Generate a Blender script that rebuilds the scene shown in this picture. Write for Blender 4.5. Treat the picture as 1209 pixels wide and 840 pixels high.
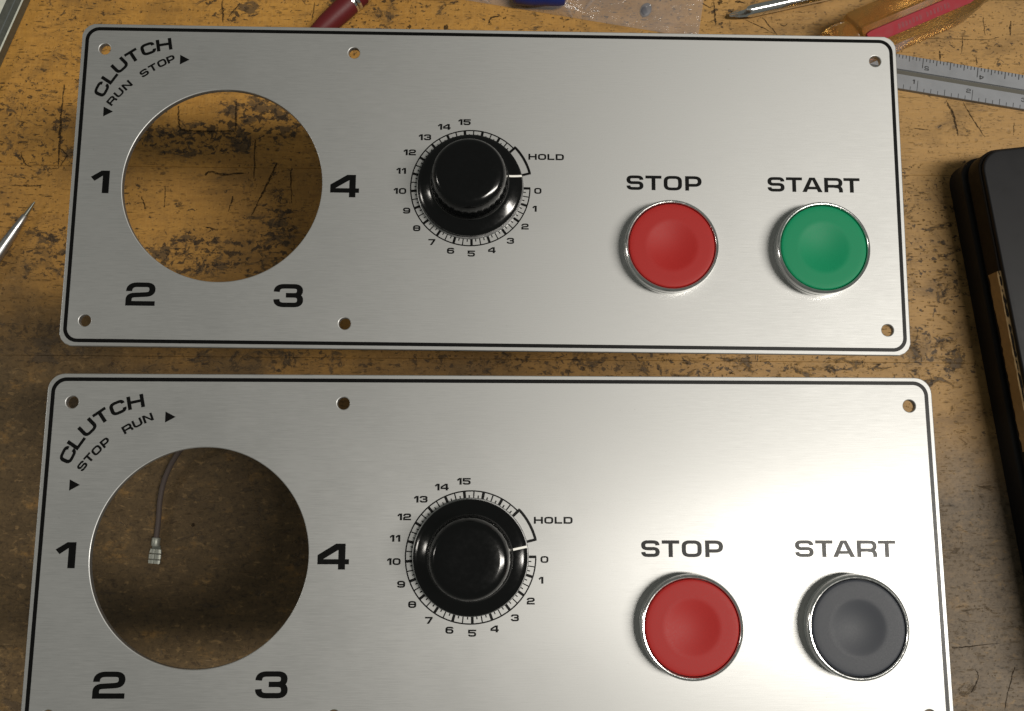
import bpy, bmesh, math, random
from mathutils import Vector, Matrix

S = 0.001                     # everything below is written in millimetres
for o in list(bpy.data.objects):
    bpy.data.objects.remove(o)
scene = bpy.context.scene
C = scene.collection

# ------------------------------------------------------------------ camera
CAM_H = 395.49
FPX = 1078.9
W = Matrix(((0.9998649, 0.0084618, 0.0140917),
            (0.0063035, -0.9891588, 0.1467143),
            (0.0151804, -0.1466057, -0.9890785)))      # world <- image axes
cam_d = bpy.data.cameras.new('camera')
cam = bpy.data.objects.new('camera', cam_d)
C.objects.link(cam)
cam_d.sensor_width = 36.0
cam_d.lens = 36.0 * FPX / 1209.0
cam_d.clip_start = 0.01
cam_d.clip_end = 20.0
rot = (W @ Matrix(((1, 0, 0), (0, -1, 0), (0, 0, -1)))).to_4x4()
cam.matrix_world = Matrix.Translation((0, 0, CAM_H * S)) @ rot
scene.camera = cam

# ------------------------------------------------------------------ world and lamps
world = bpy.data.worlds.new('World')
scene.world = world
world.use_nodes = True
bg = world.node_tree.nodes['Background']
bg.inputs[0].default_value = (0.95, 1.0, 0.90, 1)
bg.inputs[1].default_value = 0.115


def lamp(name, loc, target, power, sx, sy, col):
    d = bpy.data.lights.new(name, 'AREA')
    d.shape = 'RECTANGLE'
    d.size, d.size_y = sx, sy
    d.energy = power
    d.color = col
    o = bpy.data.objects.new(name, d)
    C.objects.link(o)
    o.location = loc
    o.rotation_euler = (Vector(target) - Vector(loc)).to_track_quat('-Z', 'Y').to_euler()
    return o


lamp('shop_tube_lamp', (1.48, -0.22, 2.50), (0.05, -0.22, 0.0), 78.0, 0.34, 1.60, (1.0, 0.95, 0.87))
lamp('room_lamp', (-1.5, 0.2, 0.95), (0.0, 0.05, 0.1), 3.4, 0.22, 0.22, (1.0, 0.95, 0.86))

scene.render.engine = 'CYCLES'
scene.view_settings.view_transform = 'Standard'
scene.view_settings.look = 'None'
scene.view_settings.exposure = 0.0
scene.view_settings.gamma = 1.0
scene.view_settings.use_curve_mapping = False
scene.render.resolution_x = 1024
scene.render.resolution_y = 711


# ------------------------------------------------------------------ pixel -> bench point (mm)
def bp(px, py, z=0.0):
    r = W @ Vector(((px - 604.5) / FPX, (py - 420.0) / FPX, 1.0))
    s = (z - CAM_H) / r.z
    return Vector((s * r.x, s * r.y, z))


# ------------------------------------------------------------------ material helpers
class NT:
    def __init__(self, name):
        self.m = bpy.data.materials.new(name)
        self.m.use_nodes = True
        self.t = self.m.node_tree
        self.b = self.t.nodes['Principled BSDF']
        self.out = self.t.nodes['Material Output']

    def n(self, kind, **kw):
        nd = self.t.nodes.new(kind)
        for k, v in kw.items():
            setattr(nd, k, v)
        return nd

    def l(self, a, b):
        self.t.links.new(a, b)

    def sock(self, node, i, v):
        if hasattr(v, 'links'):
            self.l(v, node.inputs[i])
        elif v is not None:
            node.inputs[i].default_value = v

    def math(self, op, a, b=None, c=None, clamp=False):
        nd = self.n('ShaderNodeMath', operation=op, use_clamp=clamp)
        self.sock(nd, 0, a)
        self.sock(nd, 1, b)
        self.sock(nd, 2, c)
        return nd.outputs[0]

    def step(self, v, lo, hi):            # smooth 0..1
        nd = self.n('ShaderNodeMapRange', interpolation_type='SMOOTHSTEP')
        self.sock(nd, 0, v)
        self.sock(nd, 1, lo)
        self.sock(nd, 2, hi)
        return nd.outputs[0]

    def mix(self, f, a, b, mode='MIX'):
        nd = self.n('ShaderNodeMix', data_type='RGBA', blend_type=mode)
        self.sock(nd, 0, f)
        for i, v in ((6, a), (7, b)):
            if hasattr(v, 'links'):
                self.l(v, nd.inputs[i])
            else:
                nd.inputs[i].default_value = (*v, 1)
        return nd.outputs[2]

    def coords(self, scale=(1, 1, 1), rotz=0.0, loc=(0, 0, 0), kind='Object'):
        if kind == 'World':
            src = self.n('ShaderNodeNewGeometry').outputs['Position']
        else:
            src = self.n('ShaderNodeTexCoord').outputs[kind]
        mp = self.n('ShaderNodeMapping')
        self.l(src, mp.inputs[0])
        mp.inputs['Location'].default_value = loc
        mp.inputs['Rotation'].default_value = (0, 0, rotz)
        mp.inputs['Scale'].default_value = scale
        return mp.outputs[0]

    def noise(self, vec, scale, detail=4.0, rough=0.55, dist=0.0):
        nd = self.n('ShaderNodeTexNoise')
        self.l(vec, nd.inputs['Vector'])
        nd.inputs['Scale'].default_value = scale
        nd.inputs['Detail'].default_value = detail
        nd.inputs['Roughness'].default_value = rough
        nd.inputs['Distortion'].default_value = dist
        return nd.outputs[0]

    def bump(self, h, strength, dist):
        nd = self.n('ShaderNodeBump')
        self.l(h, nd.inputs['Height'])
        nd.inputs['Strength'].default_value = strength
        nd.inputs['Distance'].default_value = dist
        self.l(nd.outputs[0], self.b.inputs['Normal'])

    def set(self, **kw):
        names = dict(color='Base Color', rough='Roughness', metal='Metallic', ior='IOR', coat='Coat Weight',
                     coat_rough='Coat Roughness', trans='Transmission Weight', aniso='Anisotropic', spec='Specular IOR Level')
        for k, v in kw.items():
            i = self.b.inputs[names[k]]
            if hasattr(v, 'links'):
                self.l(v, i)
            elif k == 'color':
                i.default_value = (*v, 1)
            else:
                i.default_value = v
        return self


def simple(name, color, rough=0.5, metal=0.0, wear=0.0, wscale=300.0, bump=0.0, **kw):
    """plain material with a little uneven gloss and tone"""
    m = NT(name)
    v = m.coords(kind='Object')
    nz = m.noise(v, wscale, 5.0, 0.6)
    m.set(rough=m.math('MULTIPLY_ADD', nz, 0.16 + wear, rough - 0.08 - wear * 0.5, clamp=True), metal=metal, **kw)
    m.l(m.mix(nz, tuple(c * (0.88 - wear * 0.4) for c in color), tuple(min(1, c * (1.12 + wear * 0.4)) for c in color)), m.b.inputs['Base Color'])
    if bump:
        m.bump(nz, 0.4, bump)
    return m.m


def mat_brushed():
    m = NT('brushed_aluminium')
    v = m.coords(scale=(18, 900, 900))
    fine = m.noise(v, 5.0, 3.0, 0.6)
    v2 = m.coords(scale=(60, 2600, 900), loc=(3, 1, 0))
    fine2 = m.noise(v2, 4.0, 2.0, 0.5)
    h = m.math('ADD', fine, fine2)
    smudge = m.noise(m.coords(), 28.0, 5.0, 0.62)
    r = m.math('MULTIPLY_ADD', m.math('SUBTRACT', h, 1.0), 0.14, 0.60)
    r = m.math('MULTIPLY_ADD', m.math('SUBTRACT', smudge, 0.5), 0.09, r, clamp=True)
    k = m.math('MULTIPLY_ADD', m.math('SUBTRACT', h, 1.0), 0.20, 0.5)
    dust = m.noise(m.coords(scale=(400, 1500, 1)), 1.0, 2.0, 0.6)
    k = m.math('MULTIPLY_ADD', m.step(dust, 0.70, 0.78), 0.06, k, clamp=True)
    sc = m.math('MAXIMUM', dashes(m, 0.4, 40, 900, 0.10, 0.10, (3, 7, 0)), dashes(m, 2.7, 55, 1100, 0.10, 0.08, (9, 2, 0)))
    sc = m.math('MULTIPLY', sc, m.step(smudge, 0.50, 0.64))
    k = m.math('MULTIPLY_ADD', sc, 0.35, k, clamp=True)
    spk = m.noise(m.coords(loc=(0.2, 0.6, 0)), 900.0, 2.0, 0.5)
    k = m.math('MULTIPLY_ADD', m.step(spk, 0.76, 0.80), -1.2, k, clamp=True)
    col = m.mix(k, (0.455, 0.458, 0.452), (0.575, 0.578, 0.572))
    m.set(rough=r, metal=1.0, aniso=0.35)
    m.l(col, m.b.inputs['Base Color'])
    tg = m.n('ShaderNodeCombineXYZ')
    tg.inputs[1].default_value = 1.0
    m.l(tg.outputs[0], m.b.inputs['Tangent'])
    m.bump(h, 0.12, 0.00003)
    gl = m.n('ShaderNodeBsdfAnisotropic')
    m.l(col, gl.inputs['Color'])
    m.l(m.math('MULTIPLY_ADD', m.math('SUBTRACT', smudge, 0.5), 0.14, m.math('SUBTRACT', r, 0.32), clamp=True), gl.inputs['Roughness'])
    gl.inputs['Anisotropy'].default_value = 0.4
    m.l(tg.outputs[0], gl.inputs['Tangent'])
    mx = m.n('ShaderNodeMixShader')
    mx.inputs[0].default_value = 0.12
    m.l(m.b.outputs[0], mx.inputs[1])
    m.l(gl.outputs[0], mx.inputs[2])
    m.l(mx.outputs[0], m.out.inputs[0])
    return m.m


def dashes(m, ang, sx, sy, thr, active, loc):
    """dark dashes and specks: elongated cells, only some of them marked"""
    vec = m.coords(scale=(sx, sy, 0.0), rotz=ang, loc=loc, kind='World')
    wob = m.n('ShaderNodeTexNoise')
    m.l(vec, wob.inputs['Vector'])
    wob.inputs['Scale'].default_value = 1.3
    wob.inputs['Detail'].default_value = 4.0
    add = m.n('ShaderNodeMixRGB', blend_type='LINEAR_LIGHT')
    add.inputs[0].default_value = 0.30
    m.l(vec, add.inputs[1])
    m.l(wob.outputs[1], add.inputs[2])
    vo = m.n('ShaderNodeTexVoronoi', voronoi_dimensions='2D', feature='F1')
    m.l(add.outputs[0], vo.inputs['Vector'])
    vo.inputs['Scale'].default_value = 1.0
    sep = m.n('ShaderNodeSeparateColor')
    m.l(vo.outputs['Color'], sep.inputs[0])
    on = m.step(sep.outputs[0], 1 - active - 0.02, 1 - active + 0.02)
    rad = m.math('MULTIPLY_ADD', sep.outputs[1], thr * 0.8, thr * 0.4)
    d = m.math('SUBTRACT', rad, vo.outputs['Distance'])
    return m.math('MULTIPLY', m.step(d, 0.0, thr * 0.7), m.math('MULTIPLY', on, m.math('MULTIPLY_ADD', sep.outputs[2], 0.5, 0.5)))


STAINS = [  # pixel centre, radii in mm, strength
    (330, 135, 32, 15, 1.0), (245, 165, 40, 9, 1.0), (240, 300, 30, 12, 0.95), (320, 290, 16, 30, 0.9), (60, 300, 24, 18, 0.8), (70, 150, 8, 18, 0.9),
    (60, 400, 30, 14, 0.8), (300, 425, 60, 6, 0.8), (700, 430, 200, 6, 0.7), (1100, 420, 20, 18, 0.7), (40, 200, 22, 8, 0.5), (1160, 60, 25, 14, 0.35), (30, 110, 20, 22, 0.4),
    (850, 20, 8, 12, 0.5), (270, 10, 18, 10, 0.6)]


def mat_wood():
    m = NT('worn_bench_maple')
    pos = m.n('ShaderNodeNewGeometry').outputs['Position']
    sx = m.n('ShaderNodeSeparateXYZ')
    m.l(pos, sx.inputs[0])
    X, Y = sx.outputs[0], sx.outputs[1]
    oi = m.n('ShaderNodeObjectInfo')
    # grain running along the boards, plus a fine cross figure
    g1 = m.noise(m.coords(scale=(9, 130, 20), kind='World'), 3.0, 6.0, 0.62, 0.6)
    g2 = m.noise(m.coords(scale=(420, 60, 20), kind='World'), 3.0, 3.0, 0.6)
    g3 = m.noise(m.coords(kind='World'), 16.0, 5.0, 0.6)
    base = m.mix(g3, (0.28, 0.132, 0.022), (0.57, 0.295, 0.058))
    base = m.mix(m.math('MULTIPLY', m.step(g1, 0.35, 0.75), 0.40), base, (0.20, 0.090, 0.018))
    base = m.mix(m.math('MULTIPLY', m.step(g2, 0.40, 0.75), 0.22), base, (0.55, 0.33, 0.105))
    base = m.mix(m.math('MULTIPLY', oi.outputs['Random'], 0.25), base, (0.26, 0.145, 0.05))
    fib = m.noise(m.coords(scale=(1.0, 1.0, 1), kind='World'), 520.0, 5.0, 0.75)
    base = m.mix(m.math('MULTIPLY', m.step(fib, 0.42, 0.70), 0.30), base, (0.20, 0.10, 0.025))
    base = m.mix(m.math('MULTIPLY', m.step(X, -0.06, 0.20), 0.62), base, (0.37, 0.235, 0.10))
    dirt = m.noise(m.coords(kind='World', scale=(0.8, 1.3, 1), loc=(0.7, 0.3, 0)), 34.0, 7.0, 0.68, 0.4)
    base = m.mix(m.math('MULTIPLY', m.step(dirt, 0.46, 0.72), 0.55), base, (0.10, 0.055, 0.018))
    # old oil and grime on the near boards, plus painted shade deepest at the left
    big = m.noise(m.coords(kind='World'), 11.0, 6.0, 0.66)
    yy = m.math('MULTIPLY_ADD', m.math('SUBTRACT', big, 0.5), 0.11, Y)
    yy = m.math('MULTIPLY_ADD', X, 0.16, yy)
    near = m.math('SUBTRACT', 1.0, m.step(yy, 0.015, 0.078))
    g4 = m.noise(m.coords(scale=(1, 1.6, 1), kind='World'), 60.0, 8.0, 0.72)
    grime_shade = m.mix(g4, (0.011, 0.008, 0.004), (0.150, 0.098, 0.044))
    xr = m.step(X, 0.02, 0.20)  # left end stays darker: a soft shadow mixed into the dirt colour
    grime_shade = m.mix(m.math('MULTIPLY', xr, 0.60), grime_shade, m.mix(g4, (0.090, 0.070, 0.050), (0.27, 0.21, 0.15)))
    grime_shade = m.mix(m.math('MULTIPLY', m.step(fib, 0.45, 0.72), 0.6), grime_shade, (0.008, 0.006, 0.003))
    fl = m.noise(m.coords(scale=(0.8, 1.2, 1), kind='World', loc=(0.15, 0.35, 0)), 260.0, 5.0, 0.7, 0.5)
    grime_shade = m.mix(m.math('MULTIPLY', m.step(fl, 0.56, 0.68), 0.55), grime_shade, (0.26, 0.165, 0.07))
    grime_shade = m.mix(m.math('MULTIPLY', m.math('SUBTRACT', 1.0, m.step(fl, 0.32, 0.44)), 0.7), grime_shade, (0.010, 0.007, 0.004))
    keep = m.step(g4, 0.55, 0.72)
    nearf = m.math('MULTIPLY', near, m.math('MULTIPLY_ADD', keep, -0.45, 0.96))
    col = m.mix(nearf, base, grime_shade)
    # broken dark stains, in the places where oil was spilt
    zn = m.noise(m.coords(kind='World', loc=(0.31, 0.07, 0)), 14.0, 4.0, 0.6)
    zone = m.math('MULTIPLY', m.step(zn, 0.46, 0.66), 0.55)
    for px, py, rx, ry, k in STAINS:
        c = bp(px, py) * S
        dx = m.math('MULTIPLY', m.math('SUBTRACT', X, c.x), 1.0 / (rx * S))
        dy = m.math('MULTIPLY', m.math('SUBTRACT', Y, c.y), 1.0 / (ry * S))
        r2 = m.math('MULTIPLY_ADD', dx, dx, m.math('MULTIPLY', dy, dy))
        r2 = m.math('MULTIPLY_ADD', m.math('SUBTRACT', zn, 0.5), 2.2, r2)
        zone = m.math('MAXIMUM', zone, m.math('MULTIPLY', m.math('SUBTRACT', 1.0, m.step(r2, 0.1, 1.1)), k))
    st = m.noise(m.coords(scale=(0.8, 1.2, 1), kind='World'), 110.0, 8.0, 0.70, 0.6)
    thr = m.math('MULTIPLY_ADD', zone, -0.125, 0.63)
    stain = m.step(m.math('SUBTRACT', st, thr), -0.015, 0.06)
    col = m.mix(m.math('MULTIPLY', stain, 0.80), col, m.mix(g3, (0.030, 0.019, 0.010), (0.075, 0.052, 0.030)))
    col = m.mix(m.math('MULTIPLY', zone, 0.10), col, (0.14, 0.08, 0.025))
    # fine black specks ground into the surface
    sp = m.noise(m.coords(scale=(0.85, 1.1, 1), kind='World'), 330.0, 5.0, 0.62, 0.3)
    speck = m.step(m.math('SUBTRACT', sp, m.math('MULTIPLY_ADD', zone, -0.13, 0.645)), -0.01, 0.05)
    sp2 = m.noise(m.coords(scale=(1.2, 0.8, 1), kind='World', loc=(0.4, 0.2, 0)), 150.0, 7.0, 0.68, 1.2)
    speck = m.math('MAXIMUM', speck, m.step(m.math('SUBTRACT', sp2, m.math('MULTIPLY_ADD', zone, -0.08, 0.665)), -0.01, 0.04))
    col = m.mix(m.math('MULTIPLY', speck, m.math('MULTIPLY_ADD', near, -0.3, 0.86)), col, (0.026, 0.016, 0.008))
    # pits, dents and knife cuts
    marks = None
    for args in ((0.0, 120, 150, 0.17, 0.30, (0.0, 0.0, 0)),
                 (0.5, 300, 330, 0.21, 0.24, (5.0, 1.0, 0)),
                 (0.3, 560, 620, 0.25, 0.24, (8.0, 2.0, 0)),
                 (0.12, 85, 330, 0.18, 0.20, (2.1, 3.7, 0)),
                 (0.70, 110, 420, 0.18, 0.30, (4.1, 0.7, 0)),
                 (1.50, 90, 480, 0.16, 0.34, (1.1, 8.7, 0)),
                 (2.30, 100, 430, 0.18, 0.32, (9.1, 2.7, 0)),
                 (2.75, 34, 420, 0.14, 0.12, (6.1, 5.7, 0)),
                 (1.25, 26, 520, 0.12, 0.12, (3.3, 3.7, 0))):
        d = dashes(m, *args)
        marks = d if marks is None else m.math('MAXIMUM', marks, d)
    brk = m.step(m.noise(m.coords(kind='World'), 420.0, 3.0, 0.6), 0.36, 0.56)
    marks = m.math('MULTIPLY', marks, m.math('MULTIPLY_ADD', brk, 0.65, 0.30))
    marks = m.math('MULTIPLY', marks, m.math('MULTIPLY_ADD', near, -0.55, 1.0))
    marks = m.math('MULTIPLY', marks, m.math('MULTIPLY_ADD', m.step(zn, 0.36, 0.62), 0.55, 0.50))
    col = m.mix(m.math('MULTIPLY', marks, 0.88), col, (0.030, 0.018, 0.008))
    # smeared brown handling dirt and fine cuts
    smear = m.noise(m.coords(scale=(1.0, 1.0, 1), kind='World', loc=(0.9, 0.1, 0)), 55.0, 8.0, 0.74, 0.8)
    sm = m.math('MULTIPLY', m.step(smear, 0.50, 0.66), m.math('MULTIPLY_ADD', zone, 0.45, 0.22))
    col = m.mix(sm, col, (0.085, 0.052, 0.022))
    fine = None
    for args in ((0.05, 150, 900, 0.20, 0.30, (12.1, 3.7, 0)), (0.60, 190, 900, 0.20, 0.26, (14.1, 0.7, 0)), (1.15, 170, 950, 0.20, 0.26, (11.1, 8.7, 0)),
                 (1.62, 150, 900, 0.20, 0.34, (19.1, 2.7, 0)), (2.45, 180, 900, 0.20, 0.26, (16.1, 5.7, 0))):
        d = dashes(m, *args)
        fine = d if fine is None else m.math('MAXIMUM', fine, d)
    fine = m.math('MULTIPLY', fine, m.math('MULTIPLY_ADD', m.step(smear, 0.40, 0.60), 0.6, 0.2))
    col = m.mix(fine, col, (0.040, 0.024, 0.010))
    # pale scratches in the grime
    pale = m.math('MAXIMUM', dashes(m, 0.35, 60, 620, 0.10, 0.16, (7.7, 1.2, 0)), dashes(m, 2.5, 50, 600, 0.10, 0.14, (3.9, 6.2, 0)))
    pale = m.math('MULTIPLY', m.math('MULTIPLY', pale, near), m.math('MULTIPLY_ADD', brk, 0.5, 0.1))
    col = m.mix(pale, col, (0.30, 0.20, 0.10))
    m.l(col, m.b.inputs['Base Color'])
    m.set(rough=m.math('MULTIPLY_ADD', g3, 0.30, 0.44, clamp=True), spec=0.32)
    hgt = m.math('SUBTRACT', m.math('MULTIPLY', g1, 0.4), m.math('MULTIPLY_ADD', stain, 0.25, marks))
    m.bump(hgt, 0.7, 0.0007)
    return m.m


M = {}
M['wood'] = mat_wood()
M['brushed'] = mat_brushed()
M['print'] = simple('black_screen_print', (0.0015, 0.0014, 0.0013), 0.34, wscale=900, spec=0.22)
M['knob'] = simple('glossy_black_bakelite', (0.0018, 0.0018, 0.002), 0.15, wscale=700)
M['white_line'] = simple('white_paint', (0.80, 0.79, 0.74), 0.5)
M['chrome'] = simple('chrome_plate', (0.80, 0.80, 0.79), 0.16, 1.0, wscale=900, bump=0.00004)
M['red_cap'] = simple('red_button_plastic', (0.34, 0.017, 0.015), 0.52, spec=0.22, wear=0.12, wscale=2600, bump=0.00002)
M['green_cap'] = simple('green_button_plastic', (0.002, 0.215, 0.092), 0.52, spec=0.22, wear=0.12, wscale=2600, bump=0.00002)
M['black_cap'] = simple('charcoal_button_plastic', (0.034, 0.038, 0.048), 0.5, spec=0.3, wscale=2600, bump=0.00002)
M['black_plastic'] = simple('matt_black_housing', (0.012, 0.012, 0.012), 0.6)
M['steel'] = simple('satin_steel', (0.46, 0.46, 0.46), 0.36, 1.0, wear=0.1)
M['dark_steel'] = simple('dull_dark_steel', (0.17, 0.175, 0.15), 0.45, 0.8, wear=0.15)
M['rule'] = simple('satin_chrome_rule', (0.235, 0.243, 0.26), 0.55, 0.55, wear=0.12, wscale=120)
M['groove'] = simple('dull_rule_groove', (0.085, 0.08, 0.065), 0.6, 0.2, wear=0.15)
M['tin'] = simple('tinned_brass', (0.33, 0.34, 0.30), 0.5, 0.6, wear=0.15)
M['wire'] = simple('grey_brown_wire_jacket', (0.075, 0.058, 0.052), 0.6, spec=0.2)
M['pen'] = simple('maroon_lacquer', (0.10, 0.010, 0.012), 0.5, spec=0.3, wscale=900)
M['case'] = simple('black_rubbery_case', (0.013, 0.013, 0.0145), 0.5, spec=0.22, wear=0.2, wscale=90, bump=0.00005)
M['case_side'] = simple('dark_brown_black_trim', (0.011, 0.008, 0.006), 0.55, spec=0.2, wear=0.2)
M['tan'] = simple('peeled_tan_tape', (0.36, 0.24, 0.11), 0.7, wear=0.6, wscale=500, bump=0.0002)
M['blue'] = simple('dark_blue_plastic', (0.010, 0.022, 0.14), 0.35)
M['grey'] = simple('grey_lump', (0.10, 0.10, 0.115), 0.5, wear=0.3)
M['red_stripe'] = simple('red_handle_paint', (0.27, 0.008, 0.018), 0.45, spec=0.15, wear=0.25, wscale=260)
M['red_dark'] = simple('dark_red_raised_mark', (0.16, 0.008, 0.014), 0.5)


def mat_amber():
    m = NT('amber_acetate')
    nz = m.noise(m.coords(), 90.0, 4.0)
    m.l(m.mix(nz, (0.66, 0.34, 0.07), (0.84, 0.52, 0.16)), m.b.inputs['Base Color'])
    m.set(rough=m.math('MULTIPLY_ADD', nz, 0.16, 0.12), trans=0.88, ior=1.47)
    return m.m


def mat_film():
    m = NT('clear_poly_film')
    nz = m.noise(m.coords(scale=(1, 1.5, 1)), 45.0, 4.0, 0.6)
    m.set(color=(0.50, 0.48, 0.49), rough=0.10, spec=0.8)
    tr = m.n('ShaderNodeBsdfTransparent')
    tr.inputs[0].default_value = (0.96, 0.95, 0.94, 1)
    mx = m.n('ShaderNodeMixShader')
    m.l(m.math('MULTIPLY_ADD', nz, 0.22, 0.12), mx.inputs[0])
    m.l(tr.outputs[0], mx.inputs[1])
    m.l(m.b.outputs[0], mx.inputs[2])
    m.l(mx.outputs[0], m.out.inputs[0])
    nz2 = m.noise(m.coords(scale=(1, 2.2, 1)), 160.0, 3.0, 0.6, 1.0)
    m.bump(m.math('ADD', nz, nz2), 0.6, 0.001)
    return m.m


M['amber'] = mat_amber()
M['film'] = mat_film()


# ------------------------------------------------------------------ object helpers
def link(name, me, mat, parent=None, smooth=None):
    o = bpy.data.objects.new(name, me)
    C.objects.link(o)
    if mat is not None and not me.materials:
        me.materials.append(mat)
    o.parent = parent
    if smooth is not None:
        for p in me.polygons:
            p.use_smooth = True
        me.set_sharp_from_angle(angle=math.radians(smooth))
    return o


def mesh(name, verts, faces, mat, parent=None, smooth=None):
    me = bpy.data.meshes.new(name)
    me.from_pydata([tuple(c * S for c in v) for v in verts], [], faces)
    me.update()
    return link(name, me, mat, parent, smooth)


def thing(name, label, cat, loc=(0, 0, 0), mat3=None, rotz=0.0, group=None):
    o = bpy.data.objects.new(name, None)
    C.objects.link(o)
    o.empty_display_size = 0.01
    if mat3 is not None:
        o.matrix_world = Matrix.Translation(Vector(loc) * S) @ mat3.to_4x4()
    else:
        o.location = Vector(loc) * S
        o.rotation_euler = (0, 0, rotz)
    tag(o, label, cat, group)
    return o


def tag(o, label, cat, group=None):
    o['label'] = label
    o['category'] = cat
    if group:
        o['group'] = group
    return o


def lathe(profile, n=72, cx=0.0, cy=0.0, ribs=None, close=True):
    """profile [(r, z)], returns verts, faces; ribs(i_profile, angle) -> radius factor"""
    v, f = [], []
    for i, (r, z) in enumerate(profile):
        for k in range(n):
            a = 2 * math.pi * k / n
            rr = r * (ribs(i, a) if ribs else 1.0)
            v.append((cx + rr * math.cos(a), cy + rr * math.sin(a), z))
    for i in range(len(profile) - 1):
        for k in range(n):
            k2 = (k + 1) % n
            f.append((i * n + k, i * n + k2, (i + 1) * n + k2, (i + 1) * n + k))
    if close:
        f.append(tuple((len(profile) - 1) * n + k for k in range(n)))
    return v, f


def axis_lathe(profile, n, p0, p1, up=(0, 0, 1), roll=0.0, shape=None):
    """profile [(t along mm, r)] swept round the line p0 -> p1"""
    p0, p1 = Vector(p0), Vector(p1)
    d = (p1 - p0).normalized()
    s = d.cross(Vector(up)).normalized()
    u = s.cross(d)
    v, f = [], []
    for i, (t, r) in enumerate(profile):
        for k in range(n):
            a = 2 * math.pi * k / n + roll
            rr = r * (shape(i, a) if shape else 1.0)
            v.append(tuple(p0 + d * t + (s * math.cos(a) + u * math.sin(a)) * rr))
    for i in range(len(profile) - 1):
        for k in range(n):
            k2 = (k + 1) % n
            f.append((i * n + k, (i + 1) * n + k, (i + 1) * n + k2, i * n + k2))
    f.append(tuple(range(n)))
    f.append(tuple((len(profile) - 1) * n + k for k in reversed(range(n))))
    return v, f


def tube(points, r, n=14):
    pts = [Vector(p) for p in points]
    v, f = [], []
    ref = Vector((0, 0, 1))
    for i, p in enumerate(pts):
        d = (pts[min(i + 1, len(pts) - 1)] - pts[max(i - 1, 0)]).normalized()
        s = d.cross(ref)
        s = s.normalized() if s.length > 1e-4 else Vector((1, 0, 0))
        u = s.cross(d)
        for k in range(n):
            a = 2 * math.pi * k / n
            v.append(tuple(p + (s * math.cos(a) + u * math.sin(a)) * r))
    for i in range(len(pts) - 1):
        for k in range(n):
            k2 = (k + 1) % n
            f.append((i * n + k, (i + 1) * n + k, (i + 1) * n + k2, i * n + k2))
    f.append(tuple(range(n)))
    f.append(tuple((len(pts) - 1) * n + k for k in reversed(range(n))))
    return v, f


def catmull(pts, n=10):
    pts = [Vector(p) for p in pts]
    q = [pts[0] * 2 - pts[1]] + pts + [pts[-1] * 2 - pts[-2]]
    out = []
    for i in range(1, len(q) - 2):
        for k in range(n):
            t = k / n
            a, b, c, d = q[i - 1], q[i], q[i + 1], q[i + 2]
            out.append(0.5 * ((2 * b) + (c - a) * t + (2 * a - 5 * b + 4 * c - d) * t * t + (3 * b - a - 3 * c + d) * t ** 3))
    out.append(pts[-1])
    return out


def rounded(x0, y0, x1, y1, r, n=8, chamfer=False):
    out = []
    if chamfer:
        n = 3
    for cx, cy, a0 in ((x1 - r, y1 - r, 0), (x0 + r, y1 - r, 90), (x0 + r, y0 + r, 180), (x1 - r, y0 + r, 270)):
        for k in range(n + 1):
            a = math.radians(a0 + 90 * k / n)
            if chamfer:                  # flattened corner: two short facets either side of a straight cut
                e = r * (1.0 if k in (0, 3) else 0.93)
                out.append((cx + e * math.cos(a), cy + e * math.sin(a)))
            else:
                out.append((cx + r * math.cos(a), cy + r * math.sin(a)))
    return out


def circle(cx, cy, r, n=40):
    return [(cx + r * math.cos(2 * math.pi * k / n), cy + r * math.sin(2 * math.pi * k / n)) for k in range(n)]


def slab(name, loops, thick, bevel, mat, parent, z_top=0.0):
    """flat plate with holes and softened edges, top face at z_top"""
    cu = bpy.data.curves.new(name, 'CURVE')
    cu.dimensions = '2D'
    cu.fill_mode = 'BOTH'
    cu.extrude = (thick / 2 - bevel) * S
    cu.bevel_depth = bevel * S
    cu.bevel_resolution = 2
    cu.offset = -bevel * S
    for lp in loops:
        sp = cu.splines.new('POLY')
        sp.points.add(len(lp) - 1)
        for p, (x, y) in zip(sp.points, lp):
            p.co = (x * S, y * S, 0, 1)
        sp.use_cyclic_u = True
    tmp = bpy.data.objects.new(name, cu)
    C.objects.link(tmp)
    deps = bpy.context.evaluated_depsgraph_get()
    me = bpy.data.meshes.new_from_object(tmp.evaluated_get(deps))
    bpy.data.objects.remove(tmp)
    bpy.data.curves.remove(cu)
    me.transform(Matrix.Translation((0, 0, (z_top - thick / 2) * S)))
    me.materials.clear()
    return link(name, me, mat, parent, 35)


def soft_box(name, loop, z0, z1, bev, mat, parent, n=4):
    """prism over a convex outline with rounded top edge"""
    cx = sum(p[0] for p in loop) / len(loop)
    cy = sum(p[1] for p in loop) / len(loop)
    hw = max(abs(p[0] - cx) for p in loop)
    hh = max(abs(p[1] - cy) for p in loop)
    rings = [(0.0, z0)] + [(bev * (1 - math.cos(a)), z1 - bev + bev * math.sin(a)) for a in [math.pi / 2 * k / n for k in range(n + 1)]]
    v, f = [], []
    m = len(loop)
    for ins, z in rings:
        for x, y in loop:
            v.append((cx + (x - cx) * (1 - ins / hw), cy + (y - cy) * (1 - ins / hh), z))
    for i in range(len(rings) - 1):
        for k in range(m):
            k2 = (k + 1) % m
            f.append((i * m + k, i * m + k2, (i + 1) * m + k2, (i + 1) * m + k))
    f.append(tuple((len(rings) - 1) * m + k for k in range(m)))
    f.append(tuple(reversed(range(m))))
    return mesh(name, v, f, mat, parent, 40)


# ------------------------------------------------------------------ lettering (wide square sans)
SXW = 1.28            # upright strokes are this much fatter than level ones


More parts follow.
